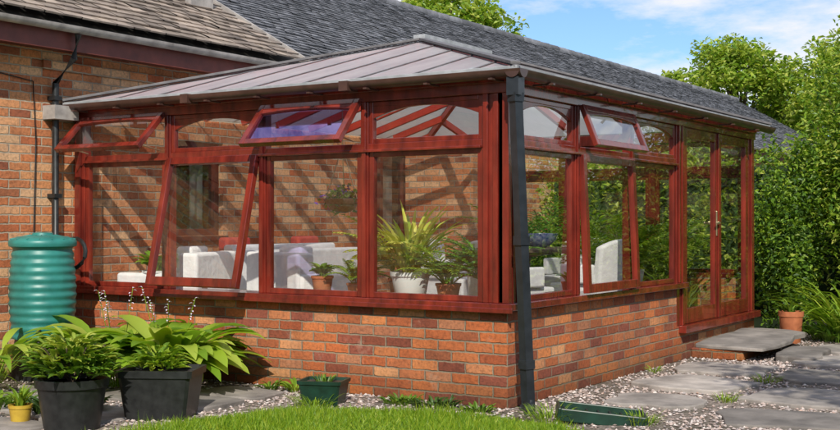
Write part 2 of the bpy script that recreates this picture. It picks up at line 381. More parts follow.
# ---------------------------------------------------------------- house
HX=-4.4
house=empty('brick_house',(-6,8,0))
mb=MB()
wins=[(1.2,1.95,1.15,2.1),(4.35,5.45,1.1,2.2)]
Y0,Y1=-9,30
def wall_y(mb,x0,x1,ya,yb,z0,z1,ops,mat):
    y=ya
    for (a,b_,c,d) in ops:
        mb.box(x0,x1,y,a,z0,z1,mat); mb.box(x0,x1,a,b_,z0,c,mat); mb.box(x0,x1,a,b_,d,z1,mat); y=b_
    mb.box(x0,x1,y,yb,z0,z1,mat)
wall_y(mb,HX-.3,HX,Y0,Y1,0,2.9,wins,m_brick2)
mb.box(-11.5,HX-.3,Y1-.3,Y1,0,2.9,m_brick2); mb.box(-11.5,HX-.3,Y0,Y0+.3,0,2.9,m_brick2); mb.box(-11.8,-11.5,Y0,Y1,0,2.9,m_brick2)
for yy in (Y0+.15,Y1-.15):
    mb.raw([(-11.8,yy,2.9),(HX,yy,2.9),(-8.1,yy,5.1)],[(0,1,2)],m_brick2)
mb.box(HX,HX+.03,-.35,30,2.62,2.70,m_brick2)
mb.build('walls',house,fix=True)
mb=MB()
for (a,b_,c,d) in wins:
    f=.07; X0,X1=HX-.14,HX-.06
    mb.box(X0,X1,a,a+f,c,d,m_reddark); mb.box(X0,X1,b_-f,b_,c,d,m_reddark)
    mb.box(X0,X1,a+f,b_-f,c,c+f,m_reddark); mb.box(X0,X1,a+f,b_-f,d-f,d,m_reddark)
    if b_-a>.9: mb.box(X0,X1,(a+b_)/2-.035,(a+b_)/2+.035,c+f,d-f,m_reddark)
    mb.box(HX-.06,HX+.05,a-.03,b_+.03,c-.05,c-.002,m_reddark)
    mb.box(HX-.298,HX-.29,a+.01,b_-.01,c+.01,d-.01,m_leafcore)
    k=22; vs=[];fs=[]
    for i in range(k+1):
        yy=a+.06+(b_-a-.12)*i/k; xx=HX-.22+.018*math.sin(i*1.9)
        vs+=[(xx,yy,c+.05),(xx,yy,d-.05)]
    for i in range(k):
        if abs(i-k/2)<3.5: continue
        q=i*2; fs.append((q,q+1,q+3,q+2))
    mb.raw(vs,fs,m_white)
    mb.raw([(HX-.1,a,c),(HX-.1,b_,c),(HX-.1,b_,d),(HX-.1,a,d)],[(0,1,2,3)],m_glass_in)
mb.build('windows',house,bevel=.004)
ex,ez,rx,rz=-4.12,2.98,-8.1,5.26
sl=math.hypot(ex-rx,rz-ez); ux=(rx-ex)/sl; uz=(rz-ez)/sl
nx,nz_=uz,-ux
def tiles(ya,yb,lift,mat,tw=.175,g=.105):
    mb=MB(); rows=int(sl/g)+1; cols=int((yb-ya)/tw)
    r_,k_=np.meshgrid(np.arange(rows),np.arange(cols),indexing='ij'); r_=r_.ravel();k_=k_.ravel(); n=len(r_)
    off=(r_%2)*.5*tw
    y0=ya+k_*tw+off+.002; y1=y0+tw-.006; y1=np.minimum(y1,yb+.02)
    s0=r_*g-.02+rng.normal(0,.003,n); s1=s0+g*1.45; s1=np.minimum(s1,sl+.03)
    j=rng.normal(0,.003,n); t0=lift+.028+j; t1=lift+.006+j
    def P(s,y,h): return np.stack([ex+ux*s+nx*h,y,ez+uz*s+nz_*h],1)
    tl=rng.normal(0,.0025,n)
    Vv=np.stack([P(s0,y0,t0+tl),P(s0,y1,t0-tl),P(s1,y1,t1),P(s1,y0,t1),P(s0,y0,t0-.016),P(s0,y1,t0-.016)],1).reshape(-1,3)
    B=(np.arange(n)*6)[:,None]
    Fq=np.concatenate([B+np.array([[0,1,2,3]]),B+np.array([[4,5,1,0]])])
    mb.raw(Vv.tolist(),Fq.tolist(),mat)
    return mb
tiles(3.02,30.2,0,m_tile).build('grey_tiled_roof',house,fix=False)
tiles(-9.2,3.0,.07,m_tile2,.2,.13).build('brown_tiled_roof',house,fix=False)
mb=MB()
mb.raw([(ex,-9.2,ez),(ex,30.2,ez),(rx,30.2,rz),(rx,-9.2,rz)],[(0,1,2,3)],m_under)
mb.raw([(2*rx-ex,-9.2,ez),(2*rx-ex,30.2,ez),(rx,30.2,rz-.002),(rx,-9.2,rz-.002)],[(0,1,2,3)],m_tile)
for i in range(90):
    y=-9.2+i*.44
    if y>30: break
    mb.tube([(rx,y,rz-.02),(rx,y+.45,rz-.008)],.10,m_tile,10)
mb.beam((ex+.0,3.03,ez+.03),(rx,3.03,rz+.05),.03,.10,m_dirtw)
mb.box(-5.5,-5.1,2.2,2.55,3.4,4.0,m_dirtw)
mb.build('ridge',house,smooth=True)
mb=MB()
mb.box(HX+.002,ex-.02,-9.1,30.1,2.79,2.82,m_fascia)
mb.box(ex-.02,ex+.005,-9.1,30.1,2.76,2.97,m_fascia)
k=8
vs=[];fs=[]
for y in (-9.1,30.1):
    for i in range(k+1):
        t=math.pi+math.pi*i/k; vs.append((ex+.07+.055*math.cos(t),y,2.96+.055*math.sin(t)))
for i in range(k): fs.append((i,i+1,i+k+2,i+k+1))
mb.raw(vs,fs,m_dirtw)
mb.tube([(ex+.07,-.25,2.9),(ex+.02,-.25,2.7),(HX+.06,-.25,2.5),(HX+.06,-.25,1.15),(HX+.1,-.27,1.08)],.03,m_blackp,12)
for z in (2.35,1.5): mb.box(HX,HX+.10,-.29,-.21,z,z+.035,m_blackp)
mb.box(HX,HX+.16,-.34,-.08,2.18,2.30,m_dirtw)
mb.tube([(HX+.012,-2.5,2.62),(HX+.012,-1.6,2.5),(HX+.012,-.9,2.55),(HX+.012,-.45,2.5),(HX+.012,-.42,2.0),(HX+.012,-.44,1.2)],.006,m_blackp,5)
mb.build('gutter',house,smooth=True)

# ---------------------------------------------------------------- conservatory
con=empty('conservatory',(0,0,0))
YE=5.6
mb=MB()
mb.box(HX+.002,0,0,.25,-.05,.68,m_brick)
mb.box(-.25,0,.25,3.4,-.05,.68,m_brick)
mb.box(-.25,0,3.4,YE,-.05,.26,m_brick)
mb.box(-3.4,-.25,YE-.25,YE,-.05,.68,m_brick)
mb.box(HX+.002,-3.4,YE-.25,YE,-.05,2.28,m_brick2)
mb.box(-.25,0,YE-.12,YE,.262,.68,m_brick)
mb.build('dwarf_wall',con)
mb=MB(); mb.box(HX+.002,-.252,.252,YE-.252,0,.30,m_floor); mb.build('floor',con)

fr=MB(); gl=MB()
def mp3(face,u,n,z):
    if face==0: return (u,-n,z)
    if face==1: return (n,u,z)
    return (u,YE+n,z)
def lbox(mb,face,u0,u1,n0,n1,z0,z1,mat,hinge=None,th=0):
    vs=[]
    for u in (u0,u1):
        for n in (n0,n1):
            for z in (z0,z1):
                if hinge:
                    hn,hz=hinge; s_=hz-z; dn=n-hn
                    n2=hn+s_*math.sin(th)+dn*math.cos(th); z2=hz-s_*math.cos(th)+dn*math.sin(th)
                    vs.append(mp3(face,u,n2,z2))
                else: vs.append(mp3(face,u,n,z))
    mb.raw(vs,[(0,1,3,2),(4,6,7,5),(0,4,5,1),(2,3,7,6),(0,2,6,4),(1,5,7,3)],mat)
def sash(face,u0,u1,z0,z1,n0,n1,fw,th=0,bot=None,arch=0,mat=None,gm=None):
    mat=mat or m_red; h=(n0,z1) if th else None; bw=bot or fw
    lbox(fr,face,u0,u0+fw,n0,n1,z0,z1,mat,h,th); lbox(fr,face,u1-fw,u1,n0,n1,z0,z1,mat,h,th)
    lbox(fr,face,u0+fw,u1-fw,n0,n1,z0,z0+bw,mat,h,th); lbox(fr,face,u0+fw,u1-fw,n0,n1,z1-fw,z1,mat,h,th)
    nm=(n0+n1)/2
    pts=[(u0+fw-.005,nm,z0+bw-.005),(u1-fw+.005,nm,z0+bw-.005),(u1-fw+.005,nm,z1-fw+.005),(u0+fw-.005,nm,z1-fw+.005)]
    q=[]
    for u,n_,z in pts:
        if h:
            hn,hz=h; s_=hz-z; dn=n_-hn; n_,z=hn+s_*math.sin(th)+dn*math.cos(th),hz-s_*math.cos(th)+dn*math.sin(th)
        q.append(mp3(face,u,n_,z))
    gl.raw(q,[(0,1,2,3)],gm or m_glass)
    if arch:
        k=14; a0=u0+fw;a1=u1-fw; zt=z1-fw+.001; na,nb=n0+.006,n1-.006
        vs=[];fs=[]
        for i in range(k+1):
            t=i/k; zc=zt-.012-arch*(abs(2*t-1)**2.2); u=a0+(a1-a0)*t
            for n_ in (na,nb):
                for z in (zt,zc):
                    zz,n2=z,n_
                    if h:
                        hn,hz=h; s_=hz-z; dn=n_-hn; n2,zz=hn+s_*math.sin(th)+dn*math.cos(th),hz-s_*math.cos(th)+dn*math.sin(th)
                    vs.append(mp3(face,u,n2,zz))
        for i in range(k):
            a=i*4;b_=a+4
            fs+=[(a,a+1,b_+1,b_),(a+2,b_+2,b_+3,a+3),(a+1,a+3,b_+3,b_+1)]
        fr.raw(vs,fs,mat)
ZS,ZT,ZH,ZE=.73,1.84,2.18,2.30
def member(face,u0,u1,n0,n1,z0,z1,mat=None): lbox(fr,face,u0,u1,n0,n1,z0,z1,mat or m_red)
member(0,HX+.05,.06,-.2,.06,.68,ZS); member(1,-.058,3.40,-.2,.062,.681,ZS-.001)
member(0,HX+.05,.075,.06,.075,.665,.70)
member(1,3.30,YE+.02,-.2,.07,.262,.33)
member(2,-3.4,-.2,-.2,.05,.68,ZS)
member(0,-4.39,-4.25,-.07,.0,ZS,ZH); member(0,-4.36,-4.29,.0,.02,ZS,ZH)
for u in (-3.235,-2.2,-1.205):
    member(0,u-.035,u+.035,-.07,.004,ZS,ZH); member(0,u-.018,u+.018,.004,.018,ZS,ZH)
member(0,-.20,-.003,-.07,.0,ZS,ZH)
member(0,-.185,-.145,.0,.02,ZS,ZH); member(0,-.105,-.065,.0,.02,ZS,ZH); member(0,-.03,.02,-.03,.022,ZS,ZH)
member(0,-4.25,-.2,-.068,.003,ZT-.03,ZT+.03); member(0,-4.25,-.2,.003,.03,ZT-.035,ZT-.015)
member(0,-4.39,.02,-.08,.022,ZH,ZE); member(0,-4.39,.035,.022,.036,ZE-.05,ZE)
member(1,.0,.16,-.07,.0,ZS,ZH); member(1,.045,.085,.0,.02,ZS,ZH); member(1,.11,.145,.0,.02,ZS,ZH)
for u in (1.115,2.18):
    member(1,u-.035,u+.035,-.07,.004,ZS,ZH); member(1,u-.018,u+.018,.004,.018,ZS,ZH)
member(1,3.24,3.42,-.07,.004,.33,ZH); member(1,3.27,3.31,.004,.022,ZS,ZH); member(1,3.35,3.39,.004,.022,.33,ZH)
member(1,.16,3.24,-.068,.003,ZT-.03,ZT+.03); member(1,.16,3.24,.003,.03,ZT-.035,ZT-.015)
member(1,5.40,YE,-.07,.004,.33,ZH); member(1,5.46,5.52,.004,.02,.33,ZH)
member(1,.022,YE,-.08,.021,ZH,ZE); member(1,.0225,YE,.021,.035,ZE-.05,ZE-.001)
for u in (-3.38,-2.25,-1.15,-.08): member(2,u-.04,u+.04,-.07,.0,ZS,ZH)
member(2,-3.4,-.08,-.068,-.002,ZT-.03,ZT+.03); member(2,HX+.01,-.08,-.08,0,ZH,ZE)
for a,b_ in ((-3.34,-2.29),(-2.21,-1.19),(-1.11,-.12)):
    sash(2,a,b_,ZS,ZT-.03,-.06,-.01,.04); sash(2,a,b_,ZT+.03,ZH,-.06,-.01,.04,arch=.06)
P=[(-4.25,-3.27),(-3.20,-2.235),(-2.165,-1.24),(-1.17,-.20)]
for i,(a,b_) in enumerate(P):
    if i==1: sash(0,a-.01,b_+.01,ZS+.012,ZT-.03,-.005,.045,.055,th=R(13),bot=.07)
    else: sash(0,a,b_,ZS,ZT-.03,-.055,-.008,.042)
    if i in (0,2): sash(0,a-.02,b_+.02,ZT-.075,ZH+.0,.005,.05,.05,th=R(40 if i==2 else 45),arch=.03,gm=m_glass_v if i==2 else None)
    else: sash(0,a,b_,ZT+.03,ZH,-.055,-.008,.035,arch=.08)
Q=[(.16,1.08),(1.15,2.145),(2.215,3.24)]
for i,(a,b_) in enumerate(Q):
    if i==1:
        sash(1,a-.015,b_+.015,ZS+.01,ZT-.03,-.005,.045,.06,th=R(2.5),bot=.07)
        sash(1,a-.02,b_+.02,ZT+.0,ZH,.005,.045,.05,th=R(22),arch=.03)
    else:
        sash(1,a,b_,ZS,ZT-.03,-.055,-.008,.042); sash(1,a,b_,ZT+.03,ZH,-.055,-.008,.035,arch=.08)
sash(1,3.43,4.405,.335,ZH-.005,-.05,.002,.09,bot=.14); sash(1,4.415,5.39,.335,ZH-.005,-.05,.002,.09,bot=.14)
member(1,4.385,4.435,.002,.018,.335,ZH-.005)
lbox(fr,1,4.335,4.365,.002,.012,1.15,1.40,m_steel); lbox(fr,1,4.25,4.36,.03,.045,1.27,1.29,m_steel); lbox(fr,1,4.335,4.355,.01,.032,1.265,1.295,m_steel)
for u in (-2.72,): lbox(fr,0,u,u+.1,-.09,-.07,.80,.82,m_steel)
for u in (-4.2,-3.32,-2.12,-1.3): fr.beam((u,-.005,ZT+.05),(u,-.235,ZT+.09),.008,.012,m_steel)
fr.build('window_frames',con,bevel=.004)
gl.build('glazing',con,fix=False)

# roof
A=(-2.15,2.25,3.0); B=(-2.15,3.45,3.0); E=2.33
c0=(HX+.02,-.14,E); c1=(.14,-.14,E); c2=(.14,YE+.14,E); c3=(HX+.02,YE+.14,E)
mb=MB()
for q in ((c0,c1,A),(c1,c2,B,A),(c2,c3,B),(c3,c0,A,B)):
    mb.raw(list(q),[tuple(range(len(q)))],m_poly)
mb.build('roof_panels',con,fix=False)
mb=MB()
def bar(p,q,cap=.026):
    p=Vector(p);q=Vector(q); d=(q-p).normalized()
    n=Vector((0,0,1)); n=(n-d*n.dot(d)).normalized()
    mb.beam(p+n*.006,q+n*.006,cap,.007,m_bar,up=n); mb.beam(p-n*.045+d*.12,q-n*.045,.045,.075,m_rafter,up=n)
for x_ in (-3.75,-3.23,-2.7,-2.2,-1.7,-1.2,-.7,-.2):
    if x_<A[0]: t=(x_-c0[0])/(A[0]-c0[0])
    else: t=(c1[0]-x_)/(c1[0]-A[0])
    t=min(1,t); bar((x_,-.14,E),(x_,-.14+t*(A[1]+.14),E+t*(A[2]-E)))
for y_ in np.arange(.4,5.6,.56):
    for X0,sg in ((.14,1),(HX+.02,-1)):
        if y_<A[1]: t=(y_+.14)/(A[1]+.14)
        elif y_>B[1]: t=(YE+.14-y_)/(YE+.14-B[1])
        else: t=1
        bar((X0,y_,E),(X0+(A[0]-X0)*t,y_,E+t*(A[2]-E)))
for x_ in (-3.6,-2.9,-2.15,-1.4,-.6):
    t=(x_-c0[0])/(A[0]-c0[0]) if x_<A[0] else (c1[0]-x_)/(c1[0]-A[0])
    bar((x_,YE+.14,E),(x_,YE+.14-t*(YE+.14-B[1]),E+t*(A[2]-E)))
for p,q in ((c0,A),(c1,A),(c2,B),(c3,B)):
    bar(p,q); mb.beam(Vector(p)+Vector((0,0,.03)),Vector(q)+Vector((0,0,.03)),.07,.022,m_bar)
mb.beam(Vector(A)+Vector((0,-.05,.045)),Vector(B)+Vector((0,.05,.045)),.13,.04,m_lead); mb.beam(Vector(A)-Vector((0,0,.07)),Vector(B)-Vector((0,0,.07)),.06,.12,m_rafter)
mb.box(HX+.02,.15,-.145,-.132,E-.012,E+.012,m_lead); mb.box(.132,.145,-.124,YE+.14,E-.012,E+.012,m_lead)
mb.build('roof_bars',con,bevel=.003)
# gutters
mb=MB()
def gutter(face,u0,u1,nc,mat,z=2.315,r=.058):
    k=10; vs=[];fs=[]
    for rr in (r,r-.006):
        for u in (u0,u1):
            for i in range(k+1):
                t=math.pi+math.pi*i/k; vs.append(mp3(face,u,nc+rr*math.cos(t),z+rr*math.sin(t)))
    K=k+1
    for o in (0,2*K):
        for i in range(k): fs.append((o+i,o+i+1,o+K+i+1,o+K+i))
    for i in (0,k): fs.append((i,i+K,i+3*K,i+2*K))
    fs.append(tuple(range(K))); fs.append(tuple(range(K,2*K)))
    mb.raw(vs,fs,mat)
gutter(0,HX+.03,.20,.135,m_brown); gutter(1,-.19,YE+.16,.138,m_brown)
for u in np.arange(-4.2,0,.52): lbox(mb,0,u,u+.03,.036,.2,2.25,2.262,m_brown)
for u in (-2.9,-1.3): lbox(mb,0,u,u+.08,.07,.2,2.25,2.322,m_brown)
for u in np.arange(.3,5.7,.8): lbox(mb,1,u,u+.03,.036,.202,2.25,2.262,m_brown)
PT=Vector((.135,-.135,2.17)); PB=Vector((.185,-.045,.03))
mb.box(.09,.18,-.18,-.09,2.14,2.262,m_pipe)
mb.beam(PT,PB,.066,.066,m_pipe,up=(1,-.4,0))
for t in (.02,.47,.86):
    p=PT.lerp(PB,t); mb.beam(p+Vector((0,0,.03)),p-Vector((0,0,.03)),.08,.08,m_pipe,up=(1,-.4,0))
mb.tube([(.185,-.045,.08),(.20,-.06,.02),(.23,-.12,.0)],.04,m_pipe,12)
mb.build('gutters_and_downpipe',con,smooth=True)

# ---------------------------------------------------------------- interior furniture
def place(mb,loc,rot): mb.M=Matrix.Translation(loc)@Matrix.Rotation(rot,4,'Z')
def sofa(name,loc,rot,w=1.9):
    mb=MB(); place(mb,loc,rot)
    mb.box(-w/2,w/2,-.4,.38,.1,.34,m_white)
    mb.box(-w/2,w/2,.24,.42,.34,.72,m_white)
    for s_ in (-1,1): mb.box(s_*w/2-.1+ (.1 if s_<0 else -.1)-.02,s_*w/2+.02+(.1 if s_<0 else -.1)-.0,-.41,.39,.342,.54,m_white)
    k=3 if w>1.2 else 1
    for i in range(k):
        a=-w/2+.24+i*(w-.48)/k; b_=a+(w-.48)/k-.02
        mb.box(a,b_,-.38,.2,.344,.45,m_white); mb.box(a,b_,.08,.235,.455,.77,m_white)
    if k>1:
        mb.box(-w/2+.3,-w/2+.66,-.06,.06,.50,.84,m_cush); mb.box(w/2-.7,w/2-.34,-.06,.06,.50,.84,m_cush)
    for s_ in (-1,1):
        for q in (-.34,.3): mb.box(s_*(w/2-.1)-.03,s_*(w/2-.1)+.03,q,q+.06,0,.1,m_reddark)
    mb.build(name,loc=loc,bevel=.06,bseg=4,smooth=True)
F_=.30
sofa('sofa',(-3.9,2.1,F_),-math.pi/2,2.1)
sofa('armchair',(-3.75,.62,F_),-math.pi/2+.3,.85)
sofa('armchair',(-2.75,1.3,F_),math.pi-.3,.85)
def chair(name,loc,rot,s=1):
    mb=MB(); mb.M=Matrix.Translation(loc)@Matrix.Rotation(rot,4,'Z')
    mb.box(-.24,.24,-.24,.24,.12,.45,m_white)
    vs=[];fs=[];k=8
    for i in range(k+1):
        t=i/k; x_=-.25+.5*t; yc=.26+.07*(1-(2*t-1)**2); top=.84-.07*(2*t-1)**2
        vs+=[(x_,yc-.045,.3),(x_,yc+.03,.3),(x_,yc+.0,top),(x_,yc+.07,top)]
    for i in range(k):
        a=i*4;b_=a+4; fs+=[(a,b_,b_+2,a+2),(a+1,a+3,b_+3,b_+1),(a+2,b_+2,b_+3,a+3)]
    fs+=[(0,2,3,1),(k*4,k*4+1,k*4+3,k*4+2)]
    mb.raw(vs,fs,m_white)
    for s_ in (-1,1):
        mb.box(s_*.25-.03,s_*.25+.03,-.1,.25,.45,.62,m_white)
        for q in (-.2,.2): mb.box(s_*.2-.02,s_*.2+.02,q-.02,q+.02,0,.12,m_reddark)
    mb.build(name,loc=loc,bevel=.02,bseg=3,smooth=True)
chair('dining_chair',(-.78,1.55,F_),math.pi*.88)
chair('dining_chair',(-.55,2.5,F_),-math.pi/2-.2)
chair('dining_chair',(-2.0,2.6,F_),math.pi/2)
chair('dining_chair',(-1.3,3.75,F_),0)
mb=MB(); tc=(-1.3,2.7,F_)
mb.lathe([(.26,0),(.26,.03),(.06,.07),(.05,.4),(.07,.66),(.3,.69)],tc,m_reddark,24)
mb.lathe([(.50,.70),(.52,.715),(.52,.735),(.50,.75)],tc,m_wood,40); mb.build('round_dining_table',loc=tc,smooth=True)
mb=MB(); c=(-1.15,2.75,F_+.752)
mb.lathe([(.06,0),(.08,.01),(.15,.07),(.17,.13),(.16,.13),(.14,.075),(.05,.02)],c,m_blue,28); mb.build('blue_bowl',loc=c,smooth=True)
def ptable(name,x0,x1,y0,y1,h):
    mb=MB(); mb.box(x0,x1,y0,y1,h-.03,h,m_wood)
    for a in (x0+.03,x1-.07):
        for b_ in (y0+.03,y1-.07): mb.box(a,a+.04,b_,b_+.04,F_,h-.031,m_wood)
    mb.build(name,loc=(0,0,0),bevel=.004)
ptable('plant_table',-1.75,-.3,.3,.85,.70)
ptable('plant_table',-3.95,-3.25,.28,.5,.72)
ptable('plant_table',-.95,-.4,3.1,4.1,.68)
def pot(mb,c,r,h,mat,seg=28,sq=False):
    mb.lathe([(r*.72,0),(r*.75,.004),(r*.93,h*.82),(r*1.0,h*.84),(r*1.02,h),(r*.93,h),(r*.9,h*.9)],c,mat,seg,sq)
    mb.lathe([(r*.9,h*.86),(r*.88,h*.9)],c,m_soil,seg,sq)
def potted(name,c,r,h,mat,n,L,W,leaf,e0=(.9,1.4),e1=(-.6,.3),kind='strap',pet=0,seg=7,sq=4):
    mb=MB(); pot(mb,c,r,h,mat)
    for i in range(n):
        az=random.uniform(0,6.283); rr=r*.4*random.random()
        strap(mb,(c[0]+rr*math.cos(az),c[1]+rr*math.sin(az),c[2]+h*.88),az+random.uniform(-.3,.3),L*random.uniform(.6,1.05),W*random.uniform(.7,1.1),random.uniform(*e0),random.uniform(*e1),leaf,seg,pet,kind)
    return mb.build(name,loc=c,smooth=True,fix=False)
def frond_palm(name,c,r,h,mat,n,L,leaf,lw=.02,wall=-.09,front=.09):
    mb=MB(); pot(mb,c,r,h,mat)
    for i in range(n):
        az=random.uniform(0,6.283); e0=random.uniform(.8,1.5); e1=e0-random.uniform(.8,1.7); Lf=L*random.uniform(.65,1.05)
        while Lf*.8*math.cos(az)+c[0]>wall-.03 or c[1]+Lf*.8*math.sin(az)<front+.03 and c[1]<1.5: az=random.uniform(0,6.283); Lf*=.97
        p=Vector((c[0]+.03*math.cos(az),c[1]+.03*math.sin(az),c[2]+h*.88)); d=Vector((math.cos(az),math.sin(az),0)); k=16; pts=[]
        for j in range(k+1):
            t=j/k; e=e0+(e1-e0)*t; pts.append((p.copy(),e,t)); p+= (d*math.cos(e)+Vector((0,0,math.sin(e))))*Lf/k
        mb.tube([q[0] for q in pts[::2]],[.006*(1-.8*q[2]) for q in pts[::2]],leaf,4,cap=False)
        for q,e,t in pts[3:]:
            ll=Lf*.24*math.sin(math.pi*(t*.8+.12))
            for sg in (-1,1): strap(mb,q,az+sg*random.uniform(.75,1.1),ll,lw,e*.5+.15,-.5,leaf,3)
    mb.build(name,loc=c,smooth=False,fix=False)
potted('potted_croton',(-1.18,.58,.70),.16,.2,m_whitep,46,.66,.058,m_lf_palm,(1.05,1.5),(-.1,.8))
frond_palm('potted_palm',(-1.38,.72,.70),.09,.14,m_terra,16,.72,m_lf_palm,.028)
frond_palm('potted_fern',(-.82,.56,.70),.1,.12,m_terra,26,.46,m_lf_bright)
frond_palm('potted_fern',(-.5,.62,.70),.09,.12,m_whitep,26,.54,m_lf_fern,.024)
potted('potted_plant',(-3.75,.38,.72),.13,.14,m_whitep,64,.24,.06,m_lf_host,kind='hosta',pet=.3)
potted('potted_plant',(-1.88,.36,.73),.09,.13,m_terra,30,.16,.06,m_lf_mid,kind='hosta',pet=.3)
frond_palm('potted_fern',(-1.66,.52,.70),.08,.1,m_terra,18,.34,m_lf_bright,.02)
potted('potted_plant',(-.16,1.3,.73),.06,.09,m_terra,24,.12,.035,m_lf_fern,kind='hosta',pet=.3)
frond_palm('potted_fern',(-.62,3.2,.68),.12,.16,m_terra,28,.70,m_lf_bright,.028)
frond_palm('potted_fern',(-.65,3.82,.68),.1,.14,m_whitep,26,.58,m_lf_bright,.026)
frond_palm('potted_palm',(-1.2,4.6,F_),.2,.35,m_whitep,30,1.25,m_lf_bright,.034)
frond_palm('potted_palm',(-.85,5.0,F_),.18,.35,m_terra,28,1.05,m_lf_bright,.03)
frond_palm('potted_palm',(-2.1,4.7,F_),.2,.35,m_terra,28,1.25,m_lf_fern,.034)
mb=MB(); c=(-1.86,.6,1.36)
mb.lathe([(.03,0),(.10,.03),(.15,.10),(.16,.12),(.14,.12)],c,m_wicker,24)
for k in range(3):
    a=k*2.1; mb.tube([(c[0]+.15*math.cos(a),c[1]+.15*math.sin(a),c[2]+.11),(c[0],c[1],c[2]+.55)],.004,m_steel,5)
mb.tube([(c[0],c[1],c[2]+.55),(c[0],c[1],2.5)],.004,m_steel,5)
Pp=np.array(c)+np.array([0,0,.13])+rng.normal(0,1,(300,3))*np.array([.075,.075,.045])
leaves(mb,Pp[:190],.04,.08,m_lf_mid); leaves(mb,Pp[190:],.03,.05,m_pinkf)
mb.build('hanging_basket',loc=c,fix=False,smooth=True)

# ---------------------------------------------------------------- garden objects
c=(-4.0,-.66,0)
mb=MB()
mb.lathe([(.24,0),(.25,.02),(.225,.3),(.22,.33)],c,m_blackp,24)
prof=[(.21,.33)]
for i in range(61):
    t=i/60; r=.238+.028*math.sin(math.pi*t)+.0055*math.sin(t*math.pi*2*11)
    prof.append((r,.335+t*.74))
prof+=[(.25,1.085),(.268,1.09),(.272,1.105),(.272,1.13),(.26,1.145),(.2,1.17),(.09,1.18),(.08,1.2),(.03,1.205)]
mb.lathe(prof,c,m_teal,40)
for k in range(16):
    a=k*math.pi/8; mb.tube([(c[0]+.26*math.cos(a),c[1]+.26*math.sin(a),1.1475),(c[0]+.1*math.cos(a),c[1]+.1*math.sin(a),1.181)],.006,m_teal,5)
mb.tube([(c[0]+.18,c[1]-.18,.42),(c[0]+.23,c[1]-.23,.42),(c[0]+.23,c[1]-.23,.38)],.015,m_blackp,8)
pts=[(-4.3,-.27,1.12)]+[(-4.02+.16*math.cos(t)+.03,-.36+.02*t,1.02+.13*math.sin(t)) for t in np.linspace(2.2,-1.4,10)]+[(-3.87,-.5,.9)]
mb.tube(pts,.018,m_blackp,8)
mb.build('water_butt',loc=c,smooth=True)

def sqpot(mb,c,w,d,h,mat,rot):
    M0=mb.M; mb.M=Matrix.Translation(c)@Matrix.Rotation(rot,4,'Z')
    def ring(sx,sy,z):
        b=.9; return [(-sx*b,-sy,z),(sx*b,-sy,z),(sx,-sy*b,z),(sx,sy*b,z),(sx*b,sy,z),(-sx*b,sy,z),(-sx,sy*b,z),(-sx,-sy*b,z)]
    R_=[ring(w*.39,d*.39,0),ring(w*.40,d*.40,.02),ring(w*.47,d*.47,h*.85),ring(w*.5,d*.5,h*.86),ring(w*.505,d*.505,h),ring(w*.455,d*.455,h),ring(w*.44,d*.44,h*.85)]
    vs=[p for r in R_ for p in r]; fs=[tuple(range(7,-1,-1))]
    for i in range(6):
        for k in range(8): a=i*8+k;b_=i*8+(k+1)%8; fs.append((a,b_,b_+8,a+8))
    mb.raw(vs,fs,mat); mb.raw(ring(w*.445,d*.445,h*.88),[tuple(range(8))],m_soil); mb.M=M0
def bushleaf(mb,c,rx,ry,rz,n,L,W,mat,kind='hosta'):
    for i in range(n):
        az=random.uniform(0,6.28); r=math.sqrt(random.random())*.8
        z=c[2]+rz*(1-r*r)*random.uniform(.2,1)
        strap(mb,(c[0]+rx*r*math.cos(az),c[1]+ry*r*math.sin(az),z),az+random.uniform(-.8,.8),L*random.uniform(.6,1.1),W*random.uniform(.7,1.1),random.uniform(.1,1.1),random.uniform(-.6,.2),mat,4,.08,kind)
mb=MB(); c=(-1.76,-1.52,.0)
sqpot(mb,c,.50,.40,.33,m_blackp,.5)
bushleaf(mb,(c[0]-.03,c[1],.30),.2,.16,.16,190,.10,.035,m_lf_bright)
mb.build('square_planter',loc=c,fix=False,bevel=0)
mb=MB(); c=(-1.93,-2.12,.0)
pot(mb,c,.225,.32,m_blackp,32)
for i in range(14):
    a=random.uniform(0,6.28); mb.tube([(c[0],c[1],.28),(c[0]+.12*math.cos(a),c[1]+.12*math.sin(a),.42),(c[0]+.2*math.cos(a),c[1]+.2*math.sin(a),.52)],.005,m_bark,5)
bushleaf(mb,(c[0],c[1],.30),.29,.29,.24,330,.13,.045,m_lf_mid); bushleaf(mb,(c[0],c[1],.38),.26,.26,.2,190,.12,.04,m_lf_pale)
mb.build('potted_shrub',loc=c,fix=False,smooth=True)
potted('yellow_flower_pot',(-2.32,-2.2,0),.075,.13,m_yel,30,.2,.02,m_lf_bright)
def hosta(name,c,n,L,W,flowers=5):
    mb=MB()
    for i in range(n):
        az=random.uniform(0,6.28); t=random.random()
        strap(mb,(c[0]+.08*math.cos(az),c[1]+.08*math.sin(az),c[2]),az,L*random.uniform(.7,1.1),W*random.uniform(.7,1.15),1.5-.65*t,-.25-.75*random.random(),m_lf_host,12,.45,'hosta',.10)
    for k in range(flowers):
        a=random.uniform(0,6.28); x1=c[0]+.12*math.cos(a);y1=c[1]+.12*math.sin(a); h=random.uniform(.66,.80)
        mb.tube([(c[0],c[1],c[2]),(x1,y1,c[2]+h*.6),(x1+.08*math.cos(a),y1+.08*math.sin(a),c[2]+h)],.003,m_lf_bright,5)
        for j in range(9):
            q=Vector((x1+(.03+.055*j/9)*math.cos(a),y1+(.03+.055*j/9)*math.sin(a),c[2]+h-.16*(1-j/8)))
            strap(mb,q,random.uniform(0,6.28),.035,.016,.3,-1.0,m_flower,3,0,'hosta')
    mb.build(name,loc=c,fix=False,smooth=True)
hosta('hosta_plant',(-2.60,-.62,0),115,.84,.165,4)
hosta('hosta_plant',(-3.10,-.66,0),100,.86,.165,4)
